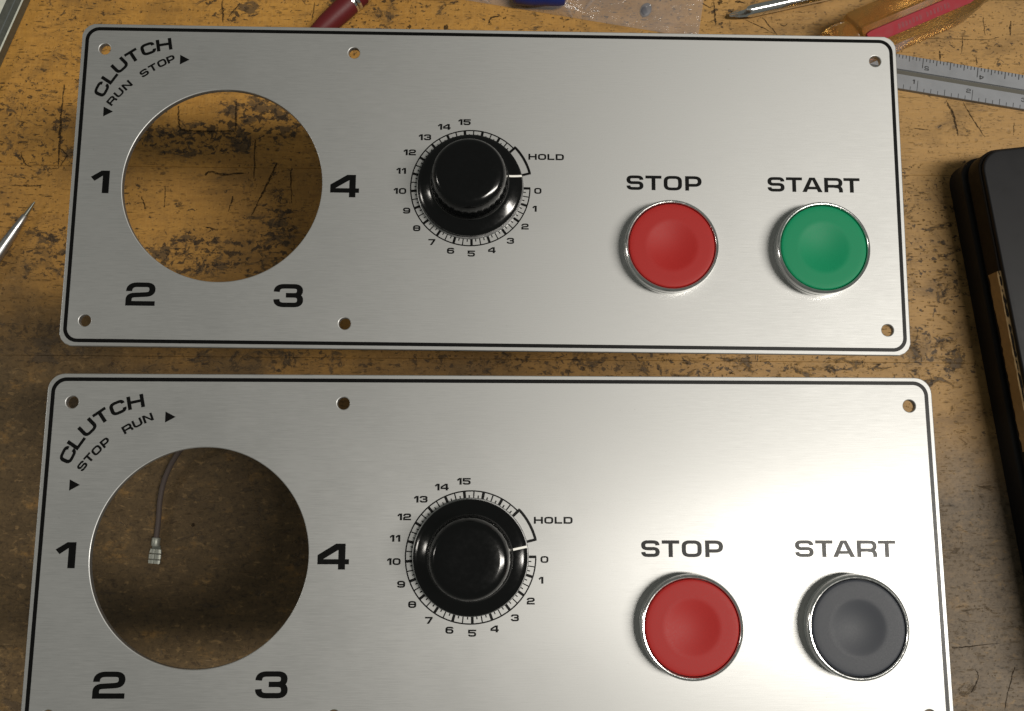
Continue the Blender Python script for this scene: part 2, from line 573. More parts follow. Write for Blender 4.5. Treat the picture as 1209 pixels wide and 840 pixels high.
def round_path(pts, r, closed):
    out = []
    n = len(pts)
    for i, p in enumerate(pts):
        sharp = len(p) > 2 and p[2] == 's'
        rr = p[2] if len(p) > 2 and not sharp else r
        q = Vector(p[:2])
        if (not closed and i in (0, n - 1)) or sharp:
            out.append(q)
            continue
        a, b = Vector(pts[i - 1][:2]), Vector(pts[(i + 1) % n][:2])
        da, db = (a - q), (b - q)
        R = min(rr, da.length * 0.5 if (closed or i > 1) else da.length, db.length * 0.5 if (closed or i < n - 2) else db.length)
        s, e = q + da.normalized() * R, q + db.normalized() * R
        for k in range(7):
            t = k / 6
            # superelliptic corner
            out.append(s * (1 - t) ** 2 + q * 2 * t * (1 - t) + e * t * t)
    ded = [out[0]]
    for q in out[1:]:
        if (q - ded[-1]).length > 1e-4:
            ded.append(q)
    if closed and (ded[0] - ded[-1]).length < 1e-4:
        ded.pop()
    return ded


def stroke_mesh(pts, t, closed):
    n = len(pts)
    L, R = [], []
    for i in range(n):
        a = pts[i - 1] if (i > 0 or closed) else None
        b = pts[(i + 1) % n] if (i < n - 1 or closed) else None
        d1 = (pts[i] - a).normalized() if a is not None else None
        d2 = (b - pts[i]).normalized() if b is not None else None
        d1 = d1 or d2
        d2 = d2 or d1
        m = (d1 + d2)
        m = m.normalized() if m.length > 1e-6 else d1
        nn = Vector((-m.y, m.x))
        c = max(0.3, nn.dot(Vector((-d1.y, d1.x))))
        L.append(pts[i] + nn * (t / 2 / c))
        R.append(pts[i] - nn * (t / 2 / c))
    v = L + R
    f = []
    for i in range(n if closed else n - 1):
        j = (i + 1) % n
        f.append((n + i, n + j, j, i))
    return v, f


def glyph(ch, w, t):
    """polygons of one character in a box w x 1 (already widened); returns list of (verts, faces)"""
    wc = w / SXW
    h = t / 2
    a, b, lo, hi, mid = h, wc - h, h, 1 - h, 0.5
    r = 0.30 if t < 0.17 else 0.27
    st, po = [], []          # strokes, polygons
    if ch in 'O0':
        st.append(([(a, lo), (b, lo), (b, hi), (a, hi)], True))
    elif ch == 'D':
        st.append(([(a, lo, 's'), (b, lo), (b, hi), (a, hi, 's')], True))
    elif ch == 'C':
        st.append(([(b, 0.66), (b, hi), (a, hi), (a, lo), (b, lo), (b, 0.34)], False))
    elif ch == 'S':
        st.append(([(b, 0.70), (b, hi), (a, hi), (a, mid), (b, mid), (b, lo), (a, lo), (a, 0.30)], False))
    elif ch == 'U':
        st.append(([(a, 1), (a, lo), (b, lo), (b, 1)], False))
    elif ch == 'L':
        st.append(([(a, 1), (a, lo, 's'), (wc, lo)], False))
    elif ch == 'T':
        st.append(([(0, hi), (wc, hi)], False))
        st.append(([(wc / 2, hi - h * 0.9), (wc / 2, 0)], False))
    elif ch == 'H':
        st += [([(a, 0), (a, 1)], False), ([(b, 0), (b, 1)], False), ([(a + h * .9, .52), (b - h * .9, .52)], False)]
    elif ch == 'P':
        st += [([(a, 0), (a, 1)], False), ([(a, hi), (b, hi), (b, 0.37), (a, 0.37)], False)]
    elif ch == 'R':
        st += [([(a, 0), (a, 1)], False), ([(a, hi), (b, hi), (b, 0.42), (a, 0.42)], False), ([(b - 0.32, 0.40), (b + 0.01, 0.40), (b + 0.01, 0)], False)]
    elif ch == 'A':
        k = t * 1.15
        c = wc / 2
        po += [[(0, 0), (k, 0), (c + k * .06, 1 - t * .5), (c - k * .62, 1)], [(wc - k, 0), (wc, 0), (c + k * .62, 1), (c - k * .06, 1 - t * .5)],
               [(c - k * .62, 1), (c - k * .3, 1 - t * .9), (c + k * .3, 1 - t * .9), (c + k * .62, 1)], [(wc * .20, .19), (wc * .80, .19), (wc * .80, .19 + t * .9), (wc * .20, .19 + t * .9)]]
    elif ch == 'N':
        st += [([(a, 0), (a, 1)], False), ([(b, 0), (b, 1)], False)]
        po.append([(b - h, 0), (b + h, 0), (a + h, 1), (a - h, 1)])
    elif ch == '1':
        po += [[(wc - t * 1.12, 0), (wc, 0), (wc, 1), (wc - t * 1.12, 1)],
               [(0, .72), (.13, .54), (wc - t * 1.1, .78), (wc - t * 1.0, 1), (wc - t * 1.35, 1)]]
    elif ch == '2':
        st.append(([(a, 0.62), (a, hi), (b, hi), (b, 0.50), (a, 0.44), (a, lo, 's'), (wc, lo)], False))
    elif ch == '3':
        st.append(([(a, 0.66), (a, hi), (b, hi), (b, 0.515), (wc * .42, 0.515)], False))
        st.append(([(wc * .5, 0.515), (b + .015, 0.515), (b + .015, lo), (a, lo), (a, 0.34)], False))
    elif ch == '4':
        k = t * 1.08
        x1 = wc * .88
        po += [[(x1 - k, 0), (x1, 0), (x1, 1), (x1 - k, 1)], [(0, .20), (wc, .20), (wc, .20 + t), (0, .20 + t)],
               [(0, .20 + t), (wc * .18, .20 + t), (x1 - k, .76), (x1 - k, 1), (wc * .58, 1), (0, .56)]]
    elif ch == '5':
        st.append(([(wc, hi), (a, hi, 's'), (a, .57, 's'), (b, .57), (b, lo), (a, lo), (a, .30)], False))
    elif ch == '6':
        st.append(([(b, .72), (b, hi), (a, hi), (a, lo), (b, lo), (b, .56), (a, .56)], False))
    elif ch == '9':
        st.append(([(a, .28), (a, lo), (b, lo), (b, hi), (a, hi), (a, .44), (b, .44)], False))
    elif ch == '7':
        st.append(([(0, hi), (wc, hi)], False))
        po.append([(wc * .22, 0), (wc * .22 + t * 1.2, 0), (wc, 1 - t * .9), (wc - t * 1.2, 1 - t * .9)])
    elif ch == '8':
        st.append(([(a, lo), (b, lo), (b, hi), (a, hi)], True))
        st.append(([(a, .52), (b, .52)], False))
    res = []
    for pts, cl in st:
        res.append(stroke_mesh(round_path(pts, r, cl), t, cl))
    for p in po:
        res.append(([Vector(q) for q in p], [tuple(range(len(p)))]))
    return [([Vector((q.x * SXW, q.y)) for q in v], f) for v, f in res]


GW = dict(S=1.15, T=1.09, O=1.24, P=1.12, A=1.37, R=1.24, H=1.25, L=1.05, D=1.24, U=1.22, N=1.25, C=1.20)
for d_ in '0235689':
    GW[d_] = 1.22
GW.update({'1': 0.74, '4': 1.25, '7': 1.15})


class Print:
    """flat screen print collected into one mesh; each piece a hair above the one before"""
    def __init__(self, z=0.03):
        self.v, self.f, self.z = [], [], z

    def add(self, verts, faces, tr=None):
        self.z += 0.0016
        o = len(self.v)
        for q in verts:
            x, y = (tr(q) if tr else q)
            self.v.append((x, y, self.z))
        for fc in faces:
            # keep faces looking up
            p = [self.v[o + i] for i in fc]
            ar = sum(p[i - 1][0] * p[i][1] - p[i][0] * p[i - 1][1] for i in range(len(p)))
            self.f.append(tuple(o + i for i in (fc if ar > 0 else reversed(fc))))

    def char(self, ch, cx, cy, h, t, ang=0.0, w=None):
        w = w or GW[ch]
        ca, sa = math.cos(ang), math.sin(ang)

        def tr(q):
            x, y = (q[0] - w / 2) * h, (q[1] - 0.5) * h
            return cx + x * ca - y * sa, cy + x * sa + y * ca
        for v, f in glyph(ch, w, t):
            self.add(v, f, tr)

    def word(self, s, cx, cy, h, width, t, gaps):
        tot = sum(GW[c] for c in s) + sum(gaps)
        k = width / (tot * h)
        x = cx - width / 2
        for i, c in enumerate(s):
            w = GW[c] * k
            self.char(c, x + w * h / 2, cy, h, t, 0.0, w)
            x += (w + (gaps[i] * k if i < len(gaps) else 0)) * h

    def arc(self, cx, cy, r, a0, a1, w, n=None):
        n = n or max(2, int(abs(a1 - a0) / 2))
        v = []
        for k in range(n + 1):
            a = math.radians(a0 + (a1 - a0) * k / n)
            v += [(cx + (r - w / 2) * math.cos(a), cy + (r - w / 2) * math.sin(a)), (cx + (r + w / 2) * math.cos(a), cy + (r + w / 2) * math.sin(a))]
        self.add(v, [(2 * k, 2 * k + 1, 2 * k + 3, 2 * k + 2) for k in range(n)])

    def line(self, p, q, w):
        p, q = Vector(p), Vector(q)
        d = (q - p).normalized()
        n = Vector((-d.y, d.x)) * (w / 2)
        self.add([p + n, p - n, q - n, q + n], [(0, 1, 2, 3)])

    def build(self, name, mat, parent):
        return mesh(name, self.v, self.f, mat, parent)


# ------------------------------------------------------------------ the workbench
bench = bpy.data.objects.new('workbench', None)
C.objects.link(bench)
bench['kind'] = 'structure'
bench['label'] = 'worn maple workbench top with oil stains, knife cuts and dents'
rnd = random.Random(4)
SEAMS = [-270, -190, -113, 57, 143, 229, 314, 400]
for i in range(len(SEAMS) - 1):
    y0, y1 = SEAMS[i] + 0.03, SEAMS[i + 1] - 0.03
    x0, x1 = -420, 430
    e = 0.14
    dz = rnd.uniform(-0.12, 0.0)
    v = [(x0, y0, -38), (x1, y0, -38), (x1, y1, -38), (x0, y1, -38),
         (x0, y0, -e + dz), (x1, y0, -e + dz), (x1, y1, -e + dz), (x0, y1, -e + dz),
         (x0 + e, y0 + e, dz), (x1 - e, y0 + e, dz), (x1 - e, y1 - e, dz), (x0 + e, y1 - e, dz)]
    f = [(3, 2, 1, 0), (0, 1, 5, 4), (1, 2, 6, 5), (2, 3, 7, 6), (3, 0, 4, 7), (4, 5, 9, 8), (5, 6, 10, 9), (6, 7, 11, 10), (7, 4, 8, 11), (8, 9, 10, 11)]
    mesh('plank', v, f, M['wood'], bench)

# knife cuts and gouges one can pick out: shallow dark slits in the boards


def mat_cut(name, color, lo, hi):
    m = NT(name)
    nz = m.noise(m.coords(kind='World'), 1300.0, 3.0, 0.65)
    m.set(color=color, rough=0.8, spec=0.2)
    tr = m.n('ShaderNodeBsdfTransparent')
    mx = m.n('ShaderNodeMixShader')
    m.l(m.math('MULTIPLY', m.step(nz, lo, hi), 0.78), mx.inputs[0])
    m.l(tr.outputs[0], mx.inputs[1])
    m.l(m.b.outputs[0], mx.inputs[2])
    m.l(mx.outputs[0], m.out.inputs[0])
    return m.m


M['cut'] = mat_cut('dirt_filled_cut', (0.022, 0.013, 0.006), 0.22, 0.60)
M['palecut'] = mat_cut('pale_fresh_scratch', (0.17, 0.11, 0.05), 0.42, 0.62)
CUTS = [  # pixel polylines, width in mm, material
    ([(262, 2), (263, 15), (263, 27)], 1.0, 'cut'), ([(283, 4), (270, 20)], 0.6, 'cut'), ([(372, 3), (368, 25)], 0.5, 'cut'),
    ([(76, 100), (72, 140), (70, 175), (69, 199)], 0.9, 'cut'), ([(69, 199), (56, 200)], 0.5, 'cut'), ([(70, 175), (79, 184), (70, 197)], 0.6, 'cut'),
    ([(17, 219), (35, 220), (54, 219)], 0.5, 'cut'), ([(24, 180), (30, 194), (38, 198)], 0.7, 'cut'),
    ([(211, 125), (211, 140), (214, 153), (235, 155), (277, 155)], 1.0, 'cut'), ([(279, 120), (278, 155)], 0.8, 'cut'),
    ([(242, 207), (248, 203), (262, 206), (290, 205)], 1.1, 'cut'), ([(327, 192), (318, 212), (308, 232), (297, 255)], 0.8, 'cut'),
    ([(301, 165), (300, 212)], 0.6, 'cut'), ([(275, 232), (270, 250)], 0.8, 'cut'), ([(195, 220), (194, 245)], 0.4, 'cut'), ([(167, 232), (172, 247)], 0.7, 'cut'),
    ([(243, 268), (257, 272)], 0.7, 'cut'), ([(343, 200), (344, 240)], 0.5, 'cut'),
    ([(1117, 119), (1125, 135), (1129, 150), (1131, 161)], 1.0, 'cut'), ([(1137, 121), (1150, 143), (1163, 162)], 0.5, 'cut'),
    ([(1080, 152), (1096, 153)], 0.5, 'cut'), ([(1110, 60), (1110, 72)], 0.7, 'cut'), ([(1137, 43), (1136, 62)], 0.4, 'cut'), ([(1153, 67), (1153, 77)], 0.5, 'cut'),
    ([(1193, 25), (1193, 42)], 0.9, 'cut'), ([(1161, 20), (1163, 42)], 0.4, 'cut'), ([(1090, 45), (1160, 47), (1180, 44)], 0.3, 'cut'), ([(1197, 145), (1197, 160)], 0.4, 'cut'),
    ([(843, 2), (844, 20), (845, 30)], 0.8, 'cut'), ([(851, 0), (849, 6)], 2.0, 'cut'), ([(900, 21), (918, 41)], 0.5, 'cut'), ([(880, 24), (915, 40)], 0.4, 'cut'), ([(868, 2), (879, 3)], 1.2, 'cut'),
    ([(921, 28), (926, 31), (930, 28)], 0.5, 'cut'), ([(829, 4), (840, 10)], 0.6, 'cut'),
    ([(577, 28), (580, 21), (592, 19)], 0.9, 'cut'), ([(594, 23), (598, 20)], 0.8, 'cut'), ([(482, 33), (485, 30)], 2.0, 'cut'), ([(524, 32), (529, 33)], 2.2, 'cut'),
    ([(105, 651), (160, 655), (185, 658), (260, 666), (285, 668)], 0.35, 'palecut'), ([(292, 545), (300, 585), (315, 645), (328, 668)], 0.5, 'palecut'),
    ([(178, 585), (181, 600)], 0.6, 'palecut'), ([(1198, 788), (1192, 810), (1186, 838)], 0.5, 'cut'), ([(1147, 818), (1155, 800), (1152, 790)], 0.5, 'cut'),
    ([(0, 610), (20, 604), (42, 597)], 0.35, 'palecut'), ([(30, 430), (22, 465)], 0.3, 'palecut'), ([(1124, 765), (1140, 764), (1180, 760)], 0.6, 'cut'),
]
for pts, w, mk in CUTS:
    p = catmull([bp(*q) for q in pts], 6) if len(pts) > 2 else [bp(*pts[0]).lerp(bp(*pts[1]), k / 6) for k in range(7)]
    n = len(p)
    v, f = [], []
    for i in range(n):
        d = (p[min(i + 1, n - 1)] - p[max(i - 1, 0)]).normalized()
        s = Vector((-d.y, d.x, 0))
        t = i / (n - 1)
        ww = w * 0.5 * (0.25 + 0.75 * math.sin(math.pi * min(1, 0.08 + t * 0.9)) ** 0.6) * rnd.uniform(0.55, 1.35)
        jit = s * rnd.uniform(-0.22, 0.22)
        v += [tuple(p[i] + s * ww + jit + Vector((0, 0, 0.02))), tuple(p[i] - s * ww + jit + Vector((0, 0, 0.02)))]
    f = [(2 * i, 2 * i + 1, 2 * i + 3, 2 * i + 2) for i in range(n - 1)]
    mesh('scratch', v, f, M[mk], bench)
mesh('nail_hole', *lathe([(0.9, 0.02), (0.5, 0.025)], 7, *bp(228, 620)[:2]), M['cut'], bench)

# ------------------------------------------------------------------ the two control panels
HX, HY, HR = -84.91, -0.53, 31.6
DX, DY, DR = -6.14, -0.47, 19.0
B1, B2, BY = 57.15, 104.7, -19.75
BR, BH = 14.75, 6.45
UNIT = 17.58


def arc_text(pr, s, pts, h, t):
    """letters set on the circle through the measured letter centres"""
    # least squares circle
    n = len(pts)
    sx = sum(p[0] for p in pts) / n
    sy = sum(p[1] for p in pts) / n
    su = [(p[0] - sx, p[1] - sy) for p in pts]
    uu = sum(u * u for u, v in su); vv = sum(v * v for u, v in su); uv = sum(u * v for u, v in su)
    r1 = 0.5 * sum(u * (u * u + v * v) for u, v in su)
    r2 = 0.5 * sum(v * (u * u + v * v) for u, v in su)
    det = uu * vv - uv * uv
    cx, cy = (r1 * vv - r2 * uv) / det, (uu * r2 - uv * r1) / det
    R = math.sqrt(cx * cx + cy * cy + (uu + vv) / n)
    cx += sx
    cy += sy
    a = [math.degrees(math.atan2(p[1] - cy, p[0] - cx)) for p in pts]
    for c, ang in zip(s, a):
        ar = math.radians(ang)
        pr.char(c, cx + R * math.cos(ar), cy + R * math.sin(ar), h, t, ar - math.pi / 2)


def arc_pts(R, angs, cx=HX, cy=HY):
    return [(cx + R * math.cos(math.radians(a)), cy + R * math.sin(math.radians(a))) for a in angs]


def make_button(parent, bx, cap_mat, cap_label):
    prof = [(BR, -0.01), (BR, 0.9), (BR, 1.2), (BR, 2.7), (BR - 0.35, 2.95), (BR - 0.35, 3.3), (BR, 3.55),
            (BR, 5.3), (BR - 0.05, 5.65), (BR - 0.2, 6.0), (BR - 0.42, 6.26), (BR - 0.68, 6.4), (BR - 0.9, 6.36), (BR - 1.06, 6.2), (BR - 1.14, 5.9), (BR - 1.15, 4.6)]
    v, f = lathe(prof, 96, 0, 0, close=False)
    b = mesh('push_button', v, f, M['chrome'], parent, 32)
    b.location = (bx * S, BY * S, 0.0)
    b.scale = (1, 1, 0.82)
    b['label'] = cap_label + ' push button in a chrome ring'
    cr = BR - 1.35
    prof = [(cr, 3.5), (cr, 5.55), (cr - 0.08, 5.82), (cr - 0.3, 6.0), (cr - 0.7, 6.07)]
    dr = 7.5
    prof += [(r, 6.1) for r in (11.5, 10.0, 8.8)]
    for k in range(0, 15):
        r = dr * (1 - k / 14.0) * 1.08
        q = max(0.0, 1 - (r / (dr * 1.08)) ** 2)
        prof.append((max(r, 0.02), 6.1 - 1.25 * q ** 1.25))
    v, f = lathe(prof, 80)
    c = mesh('button_cap', v, f, cap_mat, b, 50)
    # dark well below the cap so that the ring gap reads black
    v, f = lathe([(BR - 1.14, 4.0), (0.5, 4.0)], 48)
    mesh('button_well', v, f, M['black_plastic'], b)
    v, f = lathe([(11.0, -2.05), (11.0, -12), (14.0, -12), (14.0, -16), (10, -16), (10, -46), (0.5, -46)], 32)
    mesh('contact_block', v, f, M['black_plastic'], b, 30)
    return b


def make_knob(parent, wob=0.0):
    prof = [(14.6, 0.5), (16.3, 1.6), (16.55, 2.0), (16.55, 2.9), (16.4, 3.1), (15.2, 3.54), (14.0, 4.06), (13.0, 4.58), (12.3, 5.02), (12.0, 5.6), (11.9, 6.4), (11.7, 6.8)]
    v, f = lathe(prof, 96)
    k = mesh('dial_knob', v, f, M['knob'], parent, 40)
    k.location = (DX * S, DY * S, 0)
    k.rotation_euler = (0, 0, wob)
    nr = 34

    def ribs(i, a):
        amp = [0.0, 0.010, 0.013, 0.012, 0.006, 0.0, 0.0, 0.0, 0.0, 0.0, 0.0, 0.0][i]
        return 1.0 - amp * (0.5 + 0.5 * math.cos(a * nr)) ** 0.6
    prof = [(12.0, 5.3), (11.95, 6.6), (11.9, 8.2), (11.7, 10.6), (11.5, 12.2), (11.25, 13.2), (10.85, 14.1), (10.3, 14.8), (9.6, 15.25), (8.4, 15.5), (5.0, 15.42), (0.05, 15.4)]
    v, f = lathe(prof, 240, ribs=ribs)
    mesh('grip', v, f, M['knob'], k, 45)
    # white pointer line lying on the flared skirt
    pf = [(16.62, 2.2), (16.60, 2.95), (16.42, 3.12), (15.22, 3.56), (14.02, 4.08), (13.02, 4.60), (12.5, 4.95)]
    a = math.radians(10.6)
    ca, sa = math.cos(a), math.sin(a)
    v, f = [], []
    for r, z in pf:
        for s in (-0.32, 0.32):
            v.append((r * ca - s * sa, r * sa + s * ca, z + 0.05))
    f = [(2 * i, 2 * i + 1, 2 * i + 3, 2 * i + 2) for i in range(len(pf) - 1)]
    mesh('pointer_line', v, f, M['white_line'], k)
    # thin bright washer under the skirt
    v, f = lathe([(17.0, 0.04), (17.0, 0.45), (16.8, 0.6), (13.5, 0.6)], 96, close=False)
    mesh('washer', v, f, M['steel'], k, 30)
    return k


def make_panel(label, loc, mat3, chamfer, words, caps, depth):
    P = thing('control_panel', label, 'control panel', loc, mat3, group='control panels on the bench')
    hw, hh = 132.7, 52.9
    small = [(-125.1, 44.3), (-44.6, 44.3), (125.6, 44.3), (-125.1, -44.9), (-44.6, -44.9), (125.6, -44.9)]
    loops = [rounded(-hw, -hh, hw, hh, 3.6 if chamfer else 4.9, 8, chamfer), circle(HX, HY, HR, 160)]
    loops += [circle(x, y, 1.85, 28) for x, y in small]
    slab('plate', loops, 2.0, 0.26, M['brushed'], P)
    # black border line
    o, i = rounded(-hw + 1.15, -hh + 1.15, hw - 1.15, hh - 1.15, 4.4, 10), rounded(-hw + 2.3, -hh + 2.3, hw - 2.3, hh - 2.3, 3.3, 10)
    n = len(o)
    v = [(x, y, 0.03) for x, y in o] + [(x, y, 0.03) for x, y in i]
    mesh('border_line', v, [(k, (k + 1) % n, n + (k + 1) % n, n + k) for k in range(n)], M['print'], P)
    # lettering
    pr = Print(); pr.word('STOP', 55.8, 1.95, 4.80, 24.1, 0.20, [.14, .15, .22]); pr.build('stop_lettering', M['print'], P)
    pr = Print(); pr.word('START', 103.9, 2.05, 4.82, 29.7, 0.20, [.11, .0, .13, .08]); pr.build('start_lettering', M['print'], P)
    for ch, x, y, w in (('1', -123.56, -0.27, 5.89), ('4', -46.09, -0.51, 9.16), ('2', -108.4, -36.34, 9.11), ('3', -62.5, -36.25, 9.13)):
        pr = Print(); pr.char(ch, x, y, 7.4, 0.20, 0.0, w / 7.4); pr.build('position_numeral', M['print'], P)
    pr = Print(); arc_text(pr, 'CLUTCH', words['clutch'], 4.0, 0.215); pr.build('clutch_lettering', M['print'], P)
    for w in words['small']:
        pr = Print(); arc_text(pr, w[0], w[1], 2.4, 0.225); pr.build(w[0].lower() + '_arc_lettering', M['print'], P)
    for ax, ay in words['arrows']:
        pr = Print(); pr.add([(ax - 1.45, ay - 1.65), (ax + 1.6, ay + 0.05), (ax - 1.5, ay + 1.65)], [(0, 1, 2)]); pr.build('arrow_mark', M['print'], P)
    # dial
    pr = Print()
    pr.arc(DX, DY, DR, 0.0, -18 * UNIT, 0.40, 160)
    pr.arc(DX, DY, DR * 0.872, 0.0, -18 * UNIT, 0.34, 160)

    def rad(a, r0, r1, w):
        c, s = math.cos(math.radians(a)), math.sin(math.radians(a))
        pr.line((DX + r0 * c, DY + r0 * s), (DX + r1 * c, DY + r1 * s), w)
    for q in range(0, 73):
        a = -q * UNIT / 4
        if q % 4 == 0:
            rad(a, DR * 0.865, DR * 1.008, 0.78)
        elif q % 2 == 0:
            rad(a, DR * 0.872, DR, 0.32)
        else:
            rad(a, DR * 0.872, DR * 0.935, 0.32)
    pr.arc(DX, DY, DR * 1.03, 43.6, 14.7, 0.74, 24)
    rad(14.7, DR * 0.87, DR * 1.046, 0.74)
    rad(43.6, DR * 0.865, DR * 1.046, 0.74)
    pr.build('dial_scale', M['print'], P)
    pr = Print()
    for k in range(16):
        a = math.radians(-k * UNIT - (2.0 if k == 0 else 0.4))
        s = str(k)
        h = 1.95
        rr = 21.55 if k < 11 else 21.9
        cx, cy = DX + rr * math.cos(a), DY + rr * math.sin(a)
        ws = [GW[c] * 0.98 for c in s]
        tot = sum(ws) + 0.16 * (len(ws) - 1)
        x = cx - tot * h / 2
        if k in (10, 11, 12):
            x -= 0.9
        elif k == 13:
            x -= 0.5
        for c, w in zip(s, ws):
            pr.char(c, x + w * h / 2, cy, h, 0.225, 0.0, w)
            x += (w + 0.16) * h
    pr.build('dial_numerals', M['print'], P)
    pr = Print(); pr.word('HOLD', 18.0, 10.05, 2.0, 11.4, 0.235, [.18, .18, .18]); pr.build('hold_lettering', M['print'], P)
    make_knob(P)
    make_button(P, B1, M[caps[0]], caps[0].split('_')[0])
    make_button(P, B2, M[caps[1]], caps[1].split('_')[0].replace('black', 'charcoal black'))
    # housing of the timer behind the dial: carries the plate above the bench
    soft_box('timer_housing', rounded(DX - 21, DY - 21, DX + 21, DY + 21, 3, 4), -depth + 0.1, -2.02, 0.4, M['black_plastic'], P)
    return P


R1 = Matrix(((0.99999, 0.0032, -0.00006), (-0.0032, 0.99993, -0.01131), (0.00003, 0.01131, 0.99994)))
R2 = Matrix(((0.99999, -0.0032, 0.00006), (0.0032, 0.99993, 0.01131), (-0.0001, -0.01131, 0.99994)))
rel = lambda l: [(HX + x, HY + y) for x, y in l]
make_panel('brushed aluminium control panel with red STOP and green START buttons', (-3.48, 96.04, 115.0), R1, True,
           dict(clutch=rel([(-40.4, 31.2), (-37.8, 35.3), (-34.9, 39.2), (-31.1, 42.6), (-26.3, 45.2), (-21.2, 46.5)]),
                small=[('RUN', arc_pts(45.8, [143.4, 139.1, 134.7])), ('STOP', arc_pts(45.7, [126.2, 122.2, 118.1, 114.2]))],
                arrows=rel([(-37.7, 23.6), (-14.3, 41.55)])),
           ('red_cap', 'green_cap'), 115.2)
make_panel('brushed aluminium control panel with red STOP and charcoal black START buttons', (-1.66, -18.54, 123.03), R2, False,
           dict(clutch=rel([(-40.4, 29.3), (-37.9, 33.2), (-34.9, 37.2), (-31.2, 40.7), (-26.6, 43.3), (-21.4, 44.9)]),
                small=[('STOP', arc_pts(44.2, [144.0, 140.2, 136.2, 131.9])), ('RUN', arc_pts(43.8, [122.2, 117.9, 113.5]))],
                arrows=rel([(-37.6, 20.4), (-10.9, 40.5)])),
           ('red_cap', 'black_cap'), 123.2)

# ------------------------------------------------------------------ loose wire with crimp terminal, seen through the near panel's opening
T0 = bp(182, 658, 1.0)
wire_pts = [bp(*q, z) for q, z in (((184, 640), 2.0), ((187, 615), 2.3), ((189, 590), 2.6), ((194, 567), 3.4), ((204, 545), 5.0), ((217, 526), 8.0))]
wire_pts += [Vector((-122, 30, 12)), Vector((-95, 34, 16)), Vector((-60, 22, 20)), Vector((-24, -6, 26))]
cp = catmull(wire_pts, 8)
wr = thing('wire_lead', 'grey wire ending in a crimped spade terminal inside the round opening', 'wire', T0)
v, f = tube([p - T0 for p in cp], 1.1, 14)
mesh('wire', v, f, M['wire'], wr, 60)
d = (wire_pts[0] - wire_pts[1]).normalized()
d.z = 0
d.normalize()
ang = math.atan2(d.y, d.x)
tv, tf = [], []


def tbox(x0, x1, y0, y1, z0, z1):
    o = len(tv)
    tv.extend([(x0, y0, z0), (x1, y0, z0), (x1, y1, z0), (x0, y1, z0), (x0, y0, z1), (x1, y0, z1), (x1, y1, z1), (x0, y1, z1)])
    tf.extend([tuple(o + i for i in q) for q in ((3, 2, 1, 0), (4, 5, 6, 7), (0, 1, 5, 4), (1, 2, 6, 5), (2, 3, 7, 6), (3, 0, 4, 7))])


# spade body: curled sides over a flat tongue, then the two crimp barrels
prof = [(-3.1, 0.0), (-3.3, 0.7), (-3.1, 1.5), (-2.4, 1.9), (-1.2, 1.95), (-0.25, 1.75), (-0.2, 1.0), (0.2, 1.0), (0.25, 1.75), (1.2, 1.95), (2.4, 1.9), (3.1, 1.5), (3.3, 0.7), (3.1, 0.0)]


def body(x0, x1, k0, k1):
    o = len(tv)
    n = len(prof)
    for x, k in ((x0, k0), (x1, k1)):
        tv.extend([(x, y * k, z) for y, z in prof])
    for i in range(n - 1):
        tf.append((o + i, o + i + 1, o + n + i + 1, o + n + i))
    tf.append((o + n - 1, o, o + n, o + 2 * n - 1))
    tf.append(tuple(o + i for i in reversed(range(n))))
    tf.append(tuple(o + n + i for i in range(n)))


body(-0.6, 1.3, 0.86, 1.0)
body(1.9, 4.1, 1.0, 1.0)
body(4.7, 6.4, 1.0, 0.94)
tbox(-4.4, -2.4, -1.2, 1.2, 0.0, 2.4)
tm = mesh('spade_terminal', tv, tf, M['tin'], wr, 40)
p0 = wire_pts[0] - T0
tm.location = (Vector((p0.x, p0.y, 0)) + d * 3.6 - Vector((0, 0, T0.z - 0.1))) * S
tm.rotation_euler = (0, 0, ang)
tm.scale = (0.85, 0.80, 0.7)
sv = [(x, y, z) for z in (0.0, 0.8) for x, y in ((-2.4, -2.2), (6.2, -2.2), (6.2, 2.2), (-2.4, 2.2))]
sl = mesh('slot_floor', sv, [(3, 2, 1, 0), (4, 5, 6, 7), (0, 1, 5, 4), (1, 2, 6, 5), (2, 3, 7, 6), (3, 0, 4, 7)], M['dark_steel'], tm)
v, f = axis_lathe([(0, 1.5), (0.4, 1.75), (3.2, 1.75), (3.6, 1.5)], 16, (0, 0, 0), (1, 0, 0))
cr = mesh('crimp_barrel', v, f, M['tin'], wr, 40)
cr.location = (p0 - d * 1.8) * S
cr.rotation_euler = (0, 0, ang)

# ------------------------------------------------------------------ steel rule
ra = math.radians(-9.3)
o0 = Vector((191.2, 187.6, 0)) - Vector((math.cos(ra), math.sin(ra), 0)) * 25.4     # the rule's zero end, on the lower edge
lower = bp(1062, 105.5, 1.2)
u, n_ = Vector((math.cos(ra), math.sin(ra), 0)), Vector((-math.sin(ra), math.cos(ra), 0))
org = o0 + n_ * ((lower - o0).dot(n_))
rule = thing('steel_rule', 'satin steel rule with a centre groove and inch marks', 'ruler', org, None, ra)
WD = 16.6
TH = 1.9
secs = [(0, 0), (0, TH - 0.15), (0.15, TH), (6.9, TH), (7.2, TH - 0.6), (9.2, TH - 0.6), (9.5, TH), (WD - 0.15, TH), (WD, TH - 0.15), (WD, 0)]
v = [(-3.0, y, z) for y, z in secs] + [(155.4, y, z) for y, z in secs]
n = len(secs)
f = [(i, i + 1, n + i + 1, n + i) for i in range(n - 1)] + [(n - 1, 0, n, 2 * n - 1), tuple(reversed(range(n))), tuple(n + i for i in range(n))]
f = [tuple(reversed(q)) for q in f]
mesh('blade', v, f, M['rule'], rule)
mesh('groove_floor', [(-2.9, 7.25, TH - 0.57), (155.3, 7.25, TH - 0.57), (155.3, 9.15, TH - 0.57), (-2.9, 9.15, TH - 0.57)], [(0, 1, 2, 3)], M['groove'], rule)
